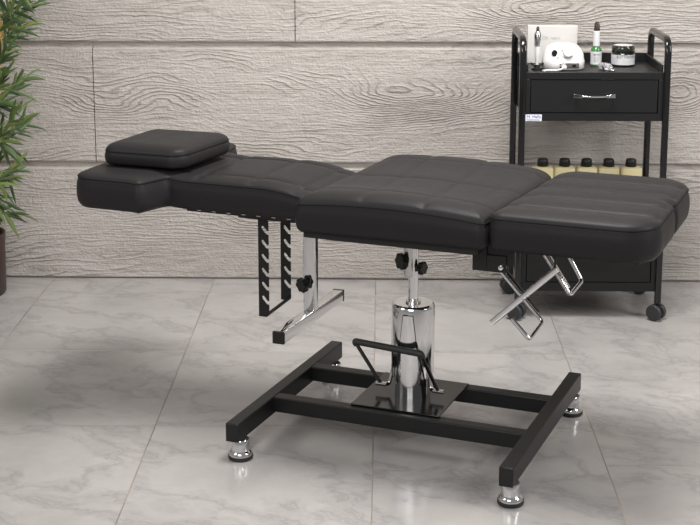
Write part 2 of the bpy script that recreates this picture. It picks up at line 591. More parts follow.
# back rest with wide head wings and a narrower middle
def back_outline(s):
    u0, u1 = -0.880, -0.190
    uu = u0 + (u1 - u0) * s
    k = min(max((uu + 0.672) / 0.034, 0), 1); k = k * k * (3 - 2 * k)
    wv = 0.288 * (1 - k) + 0.177 * k
    r = 0.06
    if uu < u0 + r:
        d = u0 + r - uu; wv -= r - math.sqrt(max(0, r * r - d * d))
    if uu > u1 - 0.03:
        d = uu - (u1 - 0.03); wv -= 0.03 - math.sqrt(max(0, 0.03 ** 2 - d * d))
    return uu, -wv, wv
def back_tilt(a, b):
    if a < -0.60: return 0.007 * min(1, (-0.60 - a) / 0.1)
    return 0.0
def back_extra(a, b):
    return 0.004 * math.exp(-((a + 0.42) / 0.14) ** 2)
def back_top(a, b):
    if a < -0.60: return 0.004 * min(1, (-0.60 - a) / 0.06)
    return -0.038 * max(0, min(1, (a + 0.38) / 0.19)) ** 2
back = pad('back_rest_cushion', back_outline, 0.682, 0.694, 0.604, chair,
    seams=(lambda a, b: abs(b) - 0.115 if a > -0.66 else 1.0, lambda a, b: a + 0.40, lambda a, b: a + 0.56, lambda a, b: a + 0.27 if a > -0.6 else 1),
    extra=back_extra, roll=0.05, tilt=back_tilt, nu=130, topvar=back_top,
    )
bm = B(); box(bm, -0.60, -0.215, -0.155, 0.155, 0.594, 0.606)
link('back_rest_board', bm, M['plastic'], chair, bevel=0.003)
for i in range(9):
    bm = B()
    a = -0.60 + i * 0.044
    box(bm, a, a + 0.012, -0.1745, -0.1725, 0.6035, 0.6055)
    link('staple', bm, M['satin'], chair, smooth=False)

# loose head pillow (rests on the head end): a thing of its own
pc = [(-0.850, -0.182), (-0.605, -0.170), (-0.588, 0.120), (-0.846, 0.104)]
def pw(a, b):
    s, t = (a + 1) / 2, (b + 1) / 2
    x = (1 - s) * (1 - t) * pc[0][0] + s * (1 - t) * pc[1][0] + s * t * pc[2][0] + (1 - s) * t * pc[3][0]
    y = (1 - s) * (1 - t) * pc[0][1] + s * (1 - t) * pc[1][1] + s * t * pc[2][1] + (1 - s) * t * pc[3][1]
    return x, y
PX, PY = -0.71, -0.03
def p_out(s):
    f = rounded(-0.155, 0.155, -0.15, 0.15, 0.052)
    return f(s)
pill = pad('head_pillow', p_out, 0.748, 0.768, 0.7095, None, roll=0.05,
    warp=lambda a, b: tuple(Vector(pw(a / 0.155, b / 0.15)) - Vector((PX, PY))), bulge=0.005, nu=60, nv=60)
pill.location = O2 + u * PX + v * PY
pill.rotation_euler = (0, 0, ang)
tag(pill, 'small square black leatherette pillow lying on the head end of the treatment chair', 'pillow')

# under-frame
bm = B()
for b in (-0.19, 0.19): box(bm, -0.17, 0.262, b - 0.012, b + 0.012, 0.567, 0.590)
for a in (-0.12, 0.0, 0.18): box(bm, a - 0.015, a + 0.015, -0.19, 0.19, 0.567, 0.590)
link('seat_frame', bm, M['powder'], chair, bevel=0.002)
# angled brace by the column
bm = B()
prism(bm, [(0.010, 0.530), (0.018, 0.530), (0.095, 0.568), (0.095, 0.578), (0.010, 0.578)], 0.006,
      Matrix.Translation((0, 0.004, 0)) @ Matrix.Rotation(PI / 2, 4, 'X'))
link('brace', bm, M['powder'], chair)
# hinge plates between seat and leg rest
for b in (-0.20, 0.20):
    bm = B()
    box(bm, 0.226, 0.262, b - 0.003, b + 0.003, 0.530, 0.600)
    box(bm, 0.255, 0.330, b + 0.003, b + 0.007, 0.548, 0.600)
    box(bm, 0.262, 0.312, b - 0.002, b + 0.003, 0.530, 0.572)
    h = link('hinge_plate', bm, M['powder'], chair, bevel=0.001)
    bm = B(); lathe(bm, [(0, 0), (0.007, 0), (0.0075, 0.003), (0.006, 0.007), (0, 0.009)], 16, align((0.300, b - 0.002, 0.544), (0, -1, 0)))
    link('bolt', bm, M['chrome'], h)

# chrome support under the leg rest: two bent hoops and a slotted tube
def q3(*pts): return [Vector(p) for p in pts]
SV = -0.03
bm = B()
sweep(bm, fillet(q3((0.245, -0.045, 0.498), (0.369, -0.045, 0.365), (0.359, -0.137, 0.345), (0.312, -0.137, 0.394)), 0.012), circ(0.0055, 10))
hp = link('leg_rest_hoop', bm, M['chrome'], chair)
bm = B()
sweep(bm, fillet(q3((0.335, 0.02, 0.552), (0.423, 0.02, 0.424), (0.434, 0.105, 0.440), (0.372, 0.105, 0.548)), 0.012), circ(0.0055, 10))
link('leg_rest_hoop', bm, M['chrome'], chair)
bm = B()
sweep(bm, q3((0.238, -0.06, 0.352), (0.405, -0.06, 0.512)), rect(0.013, 0.016, 0.003))
link('slide_tube', bm, M['chrome'], chair)
bm = B()
sweep(bm, q3((0.262, -0.030, 0.490), (0.355, -0.030, 0.385)), rect(0.010, 0.004))
link('slide_plate', bm, M['powder'], chair)
bm = B()
sweep(bm, q3((0.350, 0.03, 0.540), (0.418, 0.03, 0.440)), rect(0.010, 0.004))
link('slide_plate', bm, M['satin'], chair)
bm = B(); box(bm, 0.238, 0.256, -0.075, 0.075, 0.492, 0.508)
for b in (-0.07, 0.07): box(bm, 0.240, 0.252, b - 0.005, b + 0.005, 0.500, 0.590)
link('pivot_bar', bm, M['powder'], chair, bevel=0.002)
for (a0, a1, b0_, b1_) in ((0.398, 0.403, -0.063, -0.057), (0.355, 0.375, 0.01, 0.03), (0.377, 0.395, 0.090, 0.110)):
    bm = B(); box(bm, a0, a1, b0_, b1_, 0.505 if b0_ < 0 else 0.545, 0.596)
    link('leg_rest_bracket', bm, M['powder'], chair, bevel=0.002)

# black angle bar and toothed rack below the back rest
bm = B()
for b in (-0.10, 0.07):
    box(bm, -0.47, -0.225, b - 0.002, b + 0.002, 0.576, 0.5965)
    box(bm, -0.47, -0.225, b - 0.002, b + 0.018, 0.5925, 0.5965)
link('back_rest_rail', bm, M['powder'], chair)
def rack_poly():
    # profile in (u, z): straight on the left, hooked slots cut from the right
    z0, z1, wd = 0.298, 0.590, 0.030
    p = [(0, z0), (0, z1), (wd, z1)]
    n = 8; step = 0.0395
    zt = 0.580
    for i in range(n):
        zb = zt - i * step
        if zb - 0.018 < z0 + 0.004: break
        # slot slanting down to the right and a cut back above it
        p += [(wd, zb + 0.001), (wd - 0.004, zb + 0.002), (wd - 0.015, zb + 0.015), (wd - 0.020, zb + 0.014), (wd - 0.021, zb + 0.009), (wd - 0.019, zb + 0.004), (wd - 0.007, zb - 0.009), (wd, zb - 0.010)]
    p += [(wd, z0 + 0.006), (wd - 0.006, z0)]
    return p
for b in (-0.085, 0.06):
    bm = B()
    rp = [(x, z + (0.006 if b > 0 else 0.0)) for x, z in rack_poly()]
    prism(bm, rp, 0.004, Matrix.Translation((-0.418, b + 0.002, 0)) @ Matrix.Rotation(PI / 2, 4, 'X'))
    link('toothed_rack', bm, M['powder'], chair, smooth=False)
bm = B(); sweep(bm, q3((-0.394, -0.088, 0.304), (-0.394, 0.064, 0.310)), circ(0.005, 10))
link('rack_rod', bm, M['powder'], chair)

# chrome T support under the back rest
TU = -0.300
bm = B(); sweep(bm, q3((TU, 0, 0.306), (TU, 0, 0.596)), rect(0.034, 0.028, 0.003), up=(0, 1, 0))
tp = link('support_post', bm, M['chrome'], chair)
bm = B(); sweep(bm, q3((TU, -0.0148, 0.372), (TU, -0.0148, 0.402)), rect(0.010, 0.0016), up=(0, 1, 0))
link('slot', bm, M['gloss_black'], tp)
bm = B(); sweep(bm, q3((TU - 0.002, -0.210, 0.289), (TU - 0.002, 0.205, 0.289)), rect(0.032, 0.032, 0.003))
tf = link('support_crossbar', bm, M['chrome'], chair)
for s in (-1, 1):
    bm = B(); box(bm, TU - 0.0188, TU + 0.0148, s * 0.2075 - 0.0045 - 0.0025, s * 0.2075 + 0.0045 - 0.0025, 0.2722, 0.3058)
    link('end_cap', bm, M['plastic'], tf, bevel=0.002)

def knob(parent, p, d, r=0.019, h=0.018, stem=0.014):
    p = Vector(p); d = Vector(d).normalized()
    bm = B()
    poly = []
    for i in range(40):
        t = 2 * PI * i / 40
        rr = r * (1 + 0.10 * math.cos(6 * t))
        poly.append((rr * math.cos(t), rr * math.sin(t)))
    prism(bm, poly, h, align(p + d * stem, d))
    lathe(bm, [(0.008, 0), (0.008, stem + 0.001)], 12, align(p, d))
    return link('knob', bm, M['plastic'], parent, bevel=0.002)
knob(tp, (TU, -0.013, 0.388), (-0.55, -1, -0.25))

# pump column
bm = B()
lathe(bm, [(0.0135, 0.33), (0.0135, 0.575)], 28)
link('piston_rod', bm, M['chrome'], chair)
bm = B(); lathe(bm, [(0.0155, 0.436), (0.0155, 0.566)], 24, Matrix.Translation((-0.010, -0.004, 0)))
cl = link('clamp_sleeve', bm, M['satin'], chair, bevel=0.001)
knob(cl, (-0.014, -0.016, 0.480), (-0.75, -1, 0.0), 0.021, 0.016, 0.008)
knob(cl, (0.012, -0.006, 0.462), (1, -0.25, 0.0), 0.017, 0.014, 0.010)
bm = B(); box(bm, -0.003, 0.010, -0.010, 0.012, 0.50, 0.567)
link('sleeve_lug', bm, M['powder'], cl, bevel=0.002)

bm = B()
lathe(bm, [(0, 0.358), (0.018, 0.358), (0.0185, 0.362), (0.052, 0.362), (0.0565, 0.358), (0.058, 0.351), (0.0585, 0.175), (0.0565, 0.160), (0.0555, 0.160), (0.0555, 0.345), (0.0, 0.348)], 64)
pc_ = link('pump_cover', bm, M['chrome'], chair)
bm = B(); lathe(bm, [(0.0165, 0.3615), (0.0205, 0.3615), (0.0205, 0.367), (0.0165, 0.367)], 32)
link('collar', bm, M['satin'], pc_)
bm = B(); lathe(bm, [(0.0, 0.107), (0.040, 0.107), (0.040, 0.20), (0.0, 0.20)], 40)
link('pump_body', bm, M['gloss_black'], chair)
# tapering front tongue of the cover, with its dark seam
def tongue(bm, z0, z1, a0, a1, r0, r1, rad_b, rad_t, c0=-90 - 0):
    n = 14; k = 22
    rows = []
    for q in range(k + 1):
        s = q / k
        half = a0 + (a1 - a0) * s
        rr = rad_b + (rad_t - rad_b) * s
        rows.append([(math.cos(R(c0 + half * (2 * i / n - 1))), math.sin(R(c0 + half * (2 * i / n - 1))), rr, z0 + (z1 - z0) * s) for i in range(n + 1)])
    out = [[bm.verts.new((c * (rr + r1), s_ * (rr + r1), z)) for c, s_, rr, z in row] for row in rows]
    inn = [[bm.verts.new((c * (rr + r0), s_ * (rr + r0), z)) for c, s_, rr, z in row] for row in rows]
    for q in range(k):
        for i in range(n):
            bm.faces.new((out[q][i], out[q][i + 1], out[q + 1][i + 1], out[q + 1][i]))
            bm.faces.new((inn[q][i], inn[q + 1][i], inn[q + 1][i + 1], inn[q][i + 1]))
        for i, fl in ((0, 0), (n, 1)):
            bm.faces.new((out[q][i], out[q + 1][i], inn[q + 1][i], inn[q][i]))
    for q in (0, k):
        for i in range(n): bm.faces.new((out[q][i], out[q][i + 1], inn[q][i + 1], inn[q][i]))
CA = -90 + 6
bm = B(); tongue(bm, 0.107, 0.343, 42, 14, -0.004, 0.0008, 0.0575, 0.0585, c0=CA)
link('cover_seam', bm, M['gloss_black'], pc_)
bm = B(); tongue(bm, 0.107, 0.340, 40, 12, -0.003, 0.0020, 0.0575, 0.0585, c0=CA)
link('cover_tongue', bm, M['chrome'], pc_)
bm = B(); tongue(bm, 0.107, 0.165, 35, 30, -0.003, 0.0, 0.0565, 0.0575, c0=CA + 180)
link('cover_tongue', bm, M['chrome'], pc_)
# side brackets of the pump
for s in (-1, 1):
    bm = B(); box(bm, s * 0.038, s * 0.046, -0.012, 0.02, 0.107, 0.175)
    link('pump_bracket', bm, M['satin'], chair, bevel=0.002)

# foot pedal hoop
ped = B()
L0, L1 = Vector((-0.080, -0.030, 0.130)), Vector((0.083, -0.028, 0.130))
T0, T1 = Vector((-0.147, -0.055, 0.250)), Vector((0.052, -0.085, 0.250))
sweep(ped, fillet([L0, T0, T1, L1], 0.016), circ(0.0052, 10))
pd = link('foot_pedal', ped, M['gloss_black'], chair)
bm = B()
dd = (T1 - T0).normalized()
sweep(bm, fillet([T0 + (L0 - T0) * 0.08, T0 + (L0 - T0) * 0.0, T1, T1 + (L1 - T1) * 0.08], 0.014), circ(0.0092, 14))
link('pedal_grip', bm, M['rubber'], pd)
for P in (L0, L1):
    bm = B()
    sweep(bm, [P + Vector((-0.014, 0, 0)), P + Vector((0.016, 0, 0))], rect(0.013, 0.010, 0.003))
    link('pedal_tab', bm, M['chrome'], pd)
bm = B()
sweep(bm, fillet([L0 + Vector((0.012, 0, 0)), Vector((-0.060, -0.020, 0.130)), Vector((-0.052, -0.008, 0.175)), Vector((-0.036, 0.0, 0.182))], 0.02), circ(0.0055, 10))
link('pedal_link', bm, M['chrome'], pd)
bm = B()
sweep(bm, fillet([L1 + Vector((-0.012, 0, 0)), Vector((0.060, -0.020, 0.130)), Vector((0.052, -0.008, 0.175)), Vector((0.036, 0.0, 0.182))], 0.02), circ(0.0055, 10))
link('pedal_link', bm, M['chrome'], pd)

# base
bm = B(); box(bm, -0.124, 0.124, -0.143, 0.118, 0.1025, 0.1075)
link('base_plate', bm, M['gloss_black'], chair, bevel=0.0015)
for b in (-0.147, 0.110):
    bm = B(); box(bm, -0.345, 0.360, b - 0.019, b + 0.019, 0.0600, 0.1020)
    link('cross_rail', bm, M['powder'], chair, bevel=0.003)
for a in (-0.357, 0.374):
    bm = B(); box(bm, a - 0.018, a + 0.018, -0.385, 0.325, 0.0540, 0.1040)
    sr = link('side_rail', bm, M['powder'], chair, bevel=0.003)
for a in (-0.348, 0.378):
    for b in (-0.353, 0.272):
        bm = B()
        lathe(bm, [(0.0, 0.0105), (0.0305, 0.0105), (0.0300, 0.018), (0.0265, 0.022), (0.0235, 0.025), (0.0235, 0.052), (0.022, 0.0545), (0, 0.0545)], 36, Matrix.Translation((a, b, 0)))
        ft = link('levelling_foot', bm, M['chrome'], chair)
        bm = B(); lathe(bm, [(0.0, 0.0005), (0.0305, 0.0005), (0.0325, 0.004), (0.0322, 0.011), (0.0, 0.0112)], 36, Matrix.Translation((a, b, 0)))
        link('rubber_ring', bm, M['rubber'], ft)

# ------------------------------------------------------------------ trolley
TX, TY = 0.6980, 4.875
trolley = thing('beauty_trolley', 'black metal wheeled trolley with a chrome-handled drawer standing against the plank wall', 'trolley', (TX, TY, 0))
hw, hd = 0.2360, 0.155
for s, nm in ((-1, 'l'), (1, 'r')):
    bm = B()
    sweep(bm, fillet(q3((s * hw, -hd, 0.062), (s * hw, -hd, 0.953), (s * hw, hd, 0.953), (s * hw, hd, 0.062)), 0.050, 10), rect(0.022, 0.022, 0.007), up=(1, 0, 0))
    link('side_frame', bm, M['gloss_black'], trolley)
# drawer box
bw = hw - 0.011
bm = B()
box(bm, -bw, bw, -0.1455, 0.145, 0.832, 0.842)          # top tray
box(bm, -bw, bw, -0.156, -0.146, 0.822, 0.846)
box(bm, -bw, bw, 0.146, 0.152, 0.684, 0.872)           # back
for s in (-1, 1): box(bm, s * bw, s * (bw - 0.008), -0.1455, 0.1455, 0.684, 0.870)
box(bm, -bw, bw, -0.1455, 0.145, 0.684, 0.692)
box(bm, -bw, bw, -0.156, -0.146, 0.684, 0.710)
for s in (-1, 1): box(bm, s * bw, s * (bw - 0.015), -0.156, -0.146, 0.710, 0.822)
link('drawer_box', bm, M['powder'], trolley, bevel=0.0015)
bm = B(); box(bm, -bw + 0.017, bw - 0.017, -0.153, -0.120, 0.7115, 0.8205)
dr = link('drawer', bm, M['powder'], trolley, bevel=0.0015)
bm = B()
hx = -0.002
sweep(bm, fillet(q3((hx - 0.060, -0.172, 0.771), (hx - 0.03, -0.178, 0.7685), (hx, -0.179, 0.768), (hx + 0.03, -0.178, 0.7685), (hx + 0.060, -0.172, 0.771)), 0.02), rect(0.005, 0.006, 0.002), up=(0, 0, 1))
for s in (-1, 1):
    prism(bm, [(hx + s * 0.068, 0.765), (hx + s * 0.068, 0.778), (hx + s * 0.040, 0.7735), (hx + s * 0.040, 0.7645)], 0.006, Matrix.Translation((0, -0.1745, 0)) @ Matrix.Rotation(PI / 2, 4, 'X'))
    sweep(bm, q3((hx + s * 0.058, -0.176, 0.771), (hx + s * 0.058, -0.150, 0.771)), circ(0.004, 8))
link('handle', bm, M['chrome'], dr, bevel=0.001)
bm = B(); box(bm, -0.2240, -0.1705, -0.1572, -0.1562, 0.6835, 0.7055)
st = link('sticker', bm, M['sticker'], trolley, smooth=False)
text_mesh('lettering', 'M  MaFa', 0.0135, M['blue_ink'], st, (-0.2200, -0.1574, 0.6935), (PI / 2, 0, 0))
bm = B()
for k in range(2): box(bm, -0.2190, -0.180 + 0.003 * k, -0.1577, -0.1573, 0.6885 - k * 0.0028, 0.6900 - k * 0.0028)
link('small_print', bm, M['grey_ink'], st, smooth=False)
# middle shelf and lower drawer unit
bm = B()
box(bm, -bw, bw, -0.150, 0.150, 0.362, 0.372)
for s in (-1, 1): box(bm, s * bw, s * (bw - 0.006), -0.150, 0.150, 0.355, 0.395)
box(bm, -bw, bw, 0.144, 0.150, 0.355, 0.395); box(bm, -bw, bw, -0.156, -0.150, 0.350, 0.385)
link('shelf', bm, M['powder'], trolley, bevel=0.0015)
bm = B()
box(bm, -bw, bw, -0.1455, 0.143, 0.104, 0.112); box(bm, -bw, bw, -0.1455, 0.143, 0.322, 0.330)
box(bm, -bw, bw, 0.144, 0.150, 0.104, 0.330)
for s in (-1, 1):
    box(bm, s * bw, s * (bw - 0.008), -0.1455, 0.143, 0.1125, 0.3215)
    box(bm, s * bw, s * (bw - 0.015), -0.156, -0.146, 0.130, 0.306)
box(bm, -bw, bw, -0.156, -0.146, 0.100, 0.130); box(bm, -bw, bw, -0.156, -0.146, 0.306, 0.330)
link('drawer_box', bm, M['powder'], trolley, bevel=0.0015)
bm = B(); box(bm, -bw + 0.017, bw - 0.017, -0.153, -0.120, 0.1315, 0.3045)
dr2 = link('drawer', bm, M['powder'], trolley, bevel=0.0015)
bm = B()
sweep(bm, q3((-0.060, -0.176, 0.240), (0.060, -0.176, 0.240)), rect(0.006, 0.008, 0.002), up=(0, 0, 1))
for s in (-1, 1): sweep(bm, q3((s * 0.055, -0.176, 0.240), (s * 0.055, -0.150, 0.240)), circ(0.004, 8))
link('handle', bm, M['chrome'], dr2)
# castors
for (sx, sy, rz) in ((-1, -1, 60), (1, -1, 50), (-1, 1, 100), (1, 1, 70)):
    Mx = Matrix.Translation((sx * hw, sy * hd, 0)) @ Matrix.Rotation(R(rz), 4, 'Z')
    bm = B()
    lathe(bm, [(0.006, 0.040), (0.006, 0.064)], 12, Mx)
    box(bm, -0.0048, 0.0048, -0.016, 0.022, 0.018, 0.050, Mx)
    cs = link('castor', bm, M['plastic'], trolley, bevel=0.001)
    for s in (-1, 1):
        bm = B()
        lathe(bm, [(0.0, 0), (0.012, 0), (0.0165, 0.002), (0.0255, 0.003), (0.0275, 0.006), (0.0275, 0.015), (0.0250, 0.018), (0, 0.020)], 32,
              Mx @ Matrix.Translation((s * 0.0050, 0.004, 0.0282)) @ Matrix.Rotation(s * PI / 2, 4, 'Y'))
        link('wheel', bm, M['tyre'], cs)

# ------------------------------------------------------------------ bottles on the middle shelf
def bottle():
    t = thing('bottle', '', 'bottle', (0, 0, 0), 0, 'cream bottles on the trolley shelf')
    bm = B()
    sec = rect(0.071, 0.050, 0.010)
    lv = [(0.0, 0.96), (0.003, 1.0), (0.116, 1.0), (0.122, 0.95), (0.1255, 0.75), (0.1265, 0.40)]
    rings = [[bm.verts.new((x * k, y * k, z)) for x, y in sec] for z, k in lv]
    n = len(sec)
    for A, Bq in zip(rings, rings[1:]):
        for i in range(n): bm.faces.new((A[i], A[(i + 1) % n], Bq[(i + 1) % n], Bq[i]))
    bm.faces.new(rings[0][::-1]); bm.faces.new(rings[-1])
    link('body', bm, M['cream'], t)
    bm = B()
    lathe(bm, [(0.0, 0.1262), (0.0185, 0.1262), (0.0195, 0.128), (0.0195, 0.138), (0.0182, 0.1395), (0.0182, 0.148), (0.0145, 0.1525), (0.0, 0.1545)], 28)
    link('cap', bm, M['plastic'], t)
    bm = B(); box(bm, -0.026, 0.026, -0.0248, -0.0243, 0.025, 0.090)
    link('paper_label', bm, M['label'], t, smooth=False)
    return t
def copy_tree(o, parent=None):
    c = o.copy(); C.objects.link(c)
    if parent: c.parent = parent
    for ch in list(o.children): copy_tree(ch, c)
    return c
words = ['cream bottle with black cap, leftmost of the five on the trolley shelf', 'cream bottle with black cap, second from the left on the trolley shelf',
         'cream bottle with black cap, middle one of the five on the trolley shelf', 'cream bottle with black cap, second from the right on the trolley shelf',
         'cream bottle with black cap, rightmost of the five, by the rear trolley post']
b0 = bottle()
for i, x in enumerate((0.553, 0.628, 0.703, 0.779, 0.855)):
    b = b0 if i == 0 else copy_tree(b0)
    b.location = (x, 4.88, 0.3725)
    b.rotation_euler = (0, 0, R((2, -3, 1, -2, 3)[i]))
    b['label'] = words[i]

# ------------------------------------------------------------------ things on top of the trolley
ZT = 0.8425
# white carton / booklet leaning at the back
bx = thing('carton', 'flat white cardboard box standing upright behind the nail drill machine', 'box', (0.585, 4.975, ZT), R(-3))
bm = B(); box(bm, -0.085, 0.085, -0.015, 0.020, 0.0, 0.129)
cb = link('box_body', bm, M['card'], bx, bevel=0.001)
text_mesh('lettering', 'Ob  nano', 0.016, M['grey_ink'], cb, (-0.036, -0.0155, 0.083), (PI / 2, 0, 0))
# nail drill
dm = thing('nail_drill_machine', 'white electric nail drill machine with a round dial and switch on the trolley top', 'nail drill', (0.607, 4.838, ZT), R(4))
dm.scale = (0.96, 1.0, 1.04)
bm = B()
n = 36
def se(a, bb, t, p=2.6):
    c, s = math.cos(t), math.sin(t)
    return (a * math.copysign(abs(c) ** (2 / p), c), bb * math.copysign(abs(s) ** (2 / p), s))
lv = [(0.0, 0.068, 0.048, 0, 0), (0.004, 0.073, 0.052, 0, 0), (0.028, 0.074, 0.053, 0, 0), (0.034, 0.072, 0.050, 0, 0.001), (0.050, 0.070, 0.047, 0, 0.002), (0.064, 0.062, 0.041, 0, 0.005), (0.074, 0.052, 0.032, 0, 0.009), (0.080, 0.036, 0.020, 0, 0.012), (0.082, 0.016, 0.008, 0, 0.014)]
rings = []
for z, a, bb, ox, oy in lv:
    rings.append([bm.verts.new((ox + se(a, bb, 2 * PI * i / n)[0], oy + se(a, bb, 2 * PI * i / n)[1], z)) for i in range(n)])
for A, Bq in zip(rings, rings[1:]):
    for i in range(n): bm.faces.new((A[i], A[(i + 1) % n], Bq[(i + 1) % n], Bq[i]))
bm.faces.new(rings[0][::-1]); bm.faces.new(rings[-1])
link('housing', bm, M['white'], dm, angle=60)
fd = Vector((0, -0.95, 0.31))
bm = B(); lathe(bm, [(0.0215, 0.0), (0.0215, 0.004), (0.0195, 0.005), (0.0, 0.005)], 32, align((0.006, -0.0390, 0.057), fd))
link('dial_ring', bm, M['silver'], dm)
bm = B(); lathe(bm, [(0.0185, 0.0), (0.0180, 0.014), (0.0165, 0.017), (0, 0.0175)], 32, align((0.006, -0.0390, 0.057), fd))
link('dial', bm, M['white'], dm)
bm = B(); lathe(bm, [(0.0105, 0.0), (0.0105, 0.005), (0, 0.006)], 24, align((-0.038, -0.0360, 0.053), fd))
sw = link('switch', bm, M['gloss_black'], dm)
bm = B(); lathe(bm, [(0.0026, 0.0), (0.0022, 0.003), (0, 0.0035)], 12, align((-0.028, -0.046, 0.0420), fd))
link('indicator', bm, M['grey_ink'], dm)
bm = B(); box(bm, -0.022, 0.046, -0.0555, -0.045, 0.007, 0.024)
fp = link('socket_panel', bm, M['satin'], dm, bevel=0.001)
bm = B(); box(bm, 0.022, 0.034, -0.0575, -0.050, 0.011, 0.019)
link('socket', bm, M['gloss_black'], fp)
bm = B(); lathe(bm, [(0.008, 0), (0.008, 0.016), (0, 0.017)], 16, align((-0.008, -0.053, 0.013), (0, -1, 0)))
link('plug', bm, M['white'], fp)
bm = B()
sweep(bm, fillet(q3((-0.008, -0.070, 0.013), (-0.03, -0.085, 0.005), (-0.07, -0.07, 0.004), (-0.088, -0.083, 0.004), (-0.082, -0.095, 0.006)), 0.02), circ(0.003, 8))
link('cable', bm, M['white'], fp)
# handpiece standing in its cradle
hs = thing('handpiece', 'silver and white pen-shaped drill handpiece standing upright left of the machine', 'handpiece', (0.5175, 4.812, ZT), 0)
Mh = Matrix.Translation((0, 0, 0.012))
bm = B(); lathe(bm, [(0, 0.0), (0.005, 0.0), (0.0055, 0.012), (0.0075, 0.018), (0.009, 0.05), (0.0095, 0.068)], 24, Mh); link('grip', bm, M['white'], hs)
bm = B(); lathe(bm, [(0.0100, 0.066), (0.0110, 0.070), (0.0110, 0.106), (0.0095, 0.112), (0.0060, 0.116)], 24, Mh); link('barrel', bm, M['silver'], hs)
bm = B(); lathe(bm, [(0.0055, 0.115), (0.0050, 0.128), (0.0025, 0.132), (0, 0.133)], 20, Mh); link('chuck', bm, M['tyre'], hs)
bm = B()
lathe(bm, [(0.018, 0.0), (0.018, 0.004), (0.009, 0.007), (0.0085, 0.016), (0, 0.016)], 24)
for s in (-1, 1): sweep(bm, q3((0, 0, 0.006), (s * 0.021, 0.002, 0.021)), rect(0.008, 0.006, 0.002))
link('cradle', bm, M['plastic'], hs)
# green tube bottle
tb = thing('serum_bottle', 'slim green bottle with white label and tall dark cap on the trolley top', 'bottle', (0.727, 4.905, ZT), 0)
bm = B(); lathe(bm, [(0, 0.0), (0.0175, 0.0), (0.0185, 0.003), (0.0185, 0.054), (0.0165, 0.060), (0.0110, 0.066), (0.0100, 0.076), (0, 0.076)], 32); gb = link('body', bm, M['green'], tb)
bm = B(); lathe(bm, [(0.0189, 0.006), (0.0189, 0.050)], 32)
link('paper_label', bm, M['label'], gb)
bm = B(); lathe(bm, [(0.0118, 0.068), (0.0120, 0.073), (0.0105, 0.118), (0.0100, 0.120), (0, 0.1205)], 28); cp = link('pipette_sleeve', bm, M['label'], tb)
bm = B(); lathe(bm, [(0.0100, 0.119), (0.0105, 0.124), (0.0085, 0.142), (0.0060, 0.149), (0.0, 0.151)], 28); link('cap', bm, M['brown_cap'], tb)
text_mesh('lettering', 'serum', 0.010, M['blue_ink'], gb, (-0.0135, -0.0193, 0.038), (PI / 2, 0, 0))
bm = B()
for k in range(3): box(bm, -0.010, 0.008 - 0.002 * k, -0.0198, -0.0185, 0.031 - 0.006 * k, 0.032 - 0.006 * k)
link('small_print', bm, M['grey_ink'], gb, smooth=False)
# jar
jr = thing('cream_jar', 'squat dark jar with a black lid and white printed label on the trolley top', 'jar', (0.820, 4.915, ZT), 0)
bm = B(); lathe(bm, [(0, 0), (0.036, 0), (0.0395, 0.003), (0.0395, 0.040), (0.037, 0.044), (0.034, 0.046), (0, 0.046)], 48); jb = link('body', bm, M['jar_glass'], jr)
bm = B(); lathe(bm, [(0.0399, 0.006), (0.0399, 0.039)], 48); link('paper_label', bm, M['label'], jb)
bm = B(); lathe(bm, [(0.0375, 0.0445), (0.0385, 0.046), (0.0385, 0.064), (0.036, 0.069), (0.033, 0.070), (0, 0.0695)], 48); ld = link('lid', bm, M['jar_glass'], jr)
bm = B(); lathe(bm, [(0.031, 0.0697), (0.031, 0.0703), (0, 0.0703)], 40); link('lid_label', bm, M['label'], ld)
# lettering bent round the jar
def on_cyl(o, rad):
    for vt in o.data.vertices:
        x, y, z = vt.co
        th = x / rad
        vt.co = (math.sin(th) * (rad + z), y, -math.cos(th) * (rad + z))
t1 = text_mesh('lettering', 'BUTTERMAX', 0.0125, M['ink'], jb, (0, 0, 0), (0, 0, 0), align='CENTER')
for vt in t1.data.vertices:
    x, y, z = vt.co
    th = (x + 0.010) / 0.04 - 0.08
    vt.co = (math.sin(th) * 0.0402, -math.cos(th) * 0.0402, 0.0285 + y)
bm = B()
for k in range(5):
    for i in range(3):
        a0 = -1.05 + i * 0.17
        th = a0 + 0.06
        Mm = Matrix.Rotation(th, 4, 'Z')
        box(bm, -0.003, 0.003, -0.0402, -0.0398, 0.011 + k * 0.005, 0.0122 + k * 0.005, Mm)
for k in range(3):
    for i in range(5):
        Mm = Matrix.Rotation(-0.1 + i * 0.14, 4, 'Z')
        box(bm, -0.002, 0.0018, -0.0402, -0.0398, 0.013 + k * 0.004, 0.0139 + k * 0.004, Mm)
link('small_print', bm, M['grey_ink'], jb, smooth=False)
# small clear clip / sleeve lying in front
cpn = thing('clear_tube', 'small clear plastic tube with a ring end lying before the green bottle', 'tube', (0.745, 4.800, ZT), R(-62))
bm = B(); lathe(bm, [(0.0, -0.035), (0.009, -0.034), (0.0115, -0.025), (0.0115, 0.020), (0.009, 0.026), (0, 0.027)], 24, Matrix.Translation((0, 0, 0.0118)) @ Matrix.Rotation(PI / 2, 4, 'Y')); link('barrel', bm, M['clear'], cpn)
bm = B(); lathe(bm, [(0.0122, -0.006), (0.0125, -0.005), (0.0125, 0.004), (0.0122, 0.005)], 24, Matrix.Translation((0, 0, 0.0128)) @ Matrix.Rotation(PI / 2, 4, 'Y')); link('band', bm, M['silver'], cpn)
bm = B(); sweep(bm, [Vector((0.034 + 0.008 * math.cos(t), 0.009 * math.sin(t), 0.0042)) for t in [2 * PI * i / 20 for i in range(20)]], circ(0.0025, 8), closed=True, up=(0, 0, 1)); link('ring', bm, M['silver'], cpn)

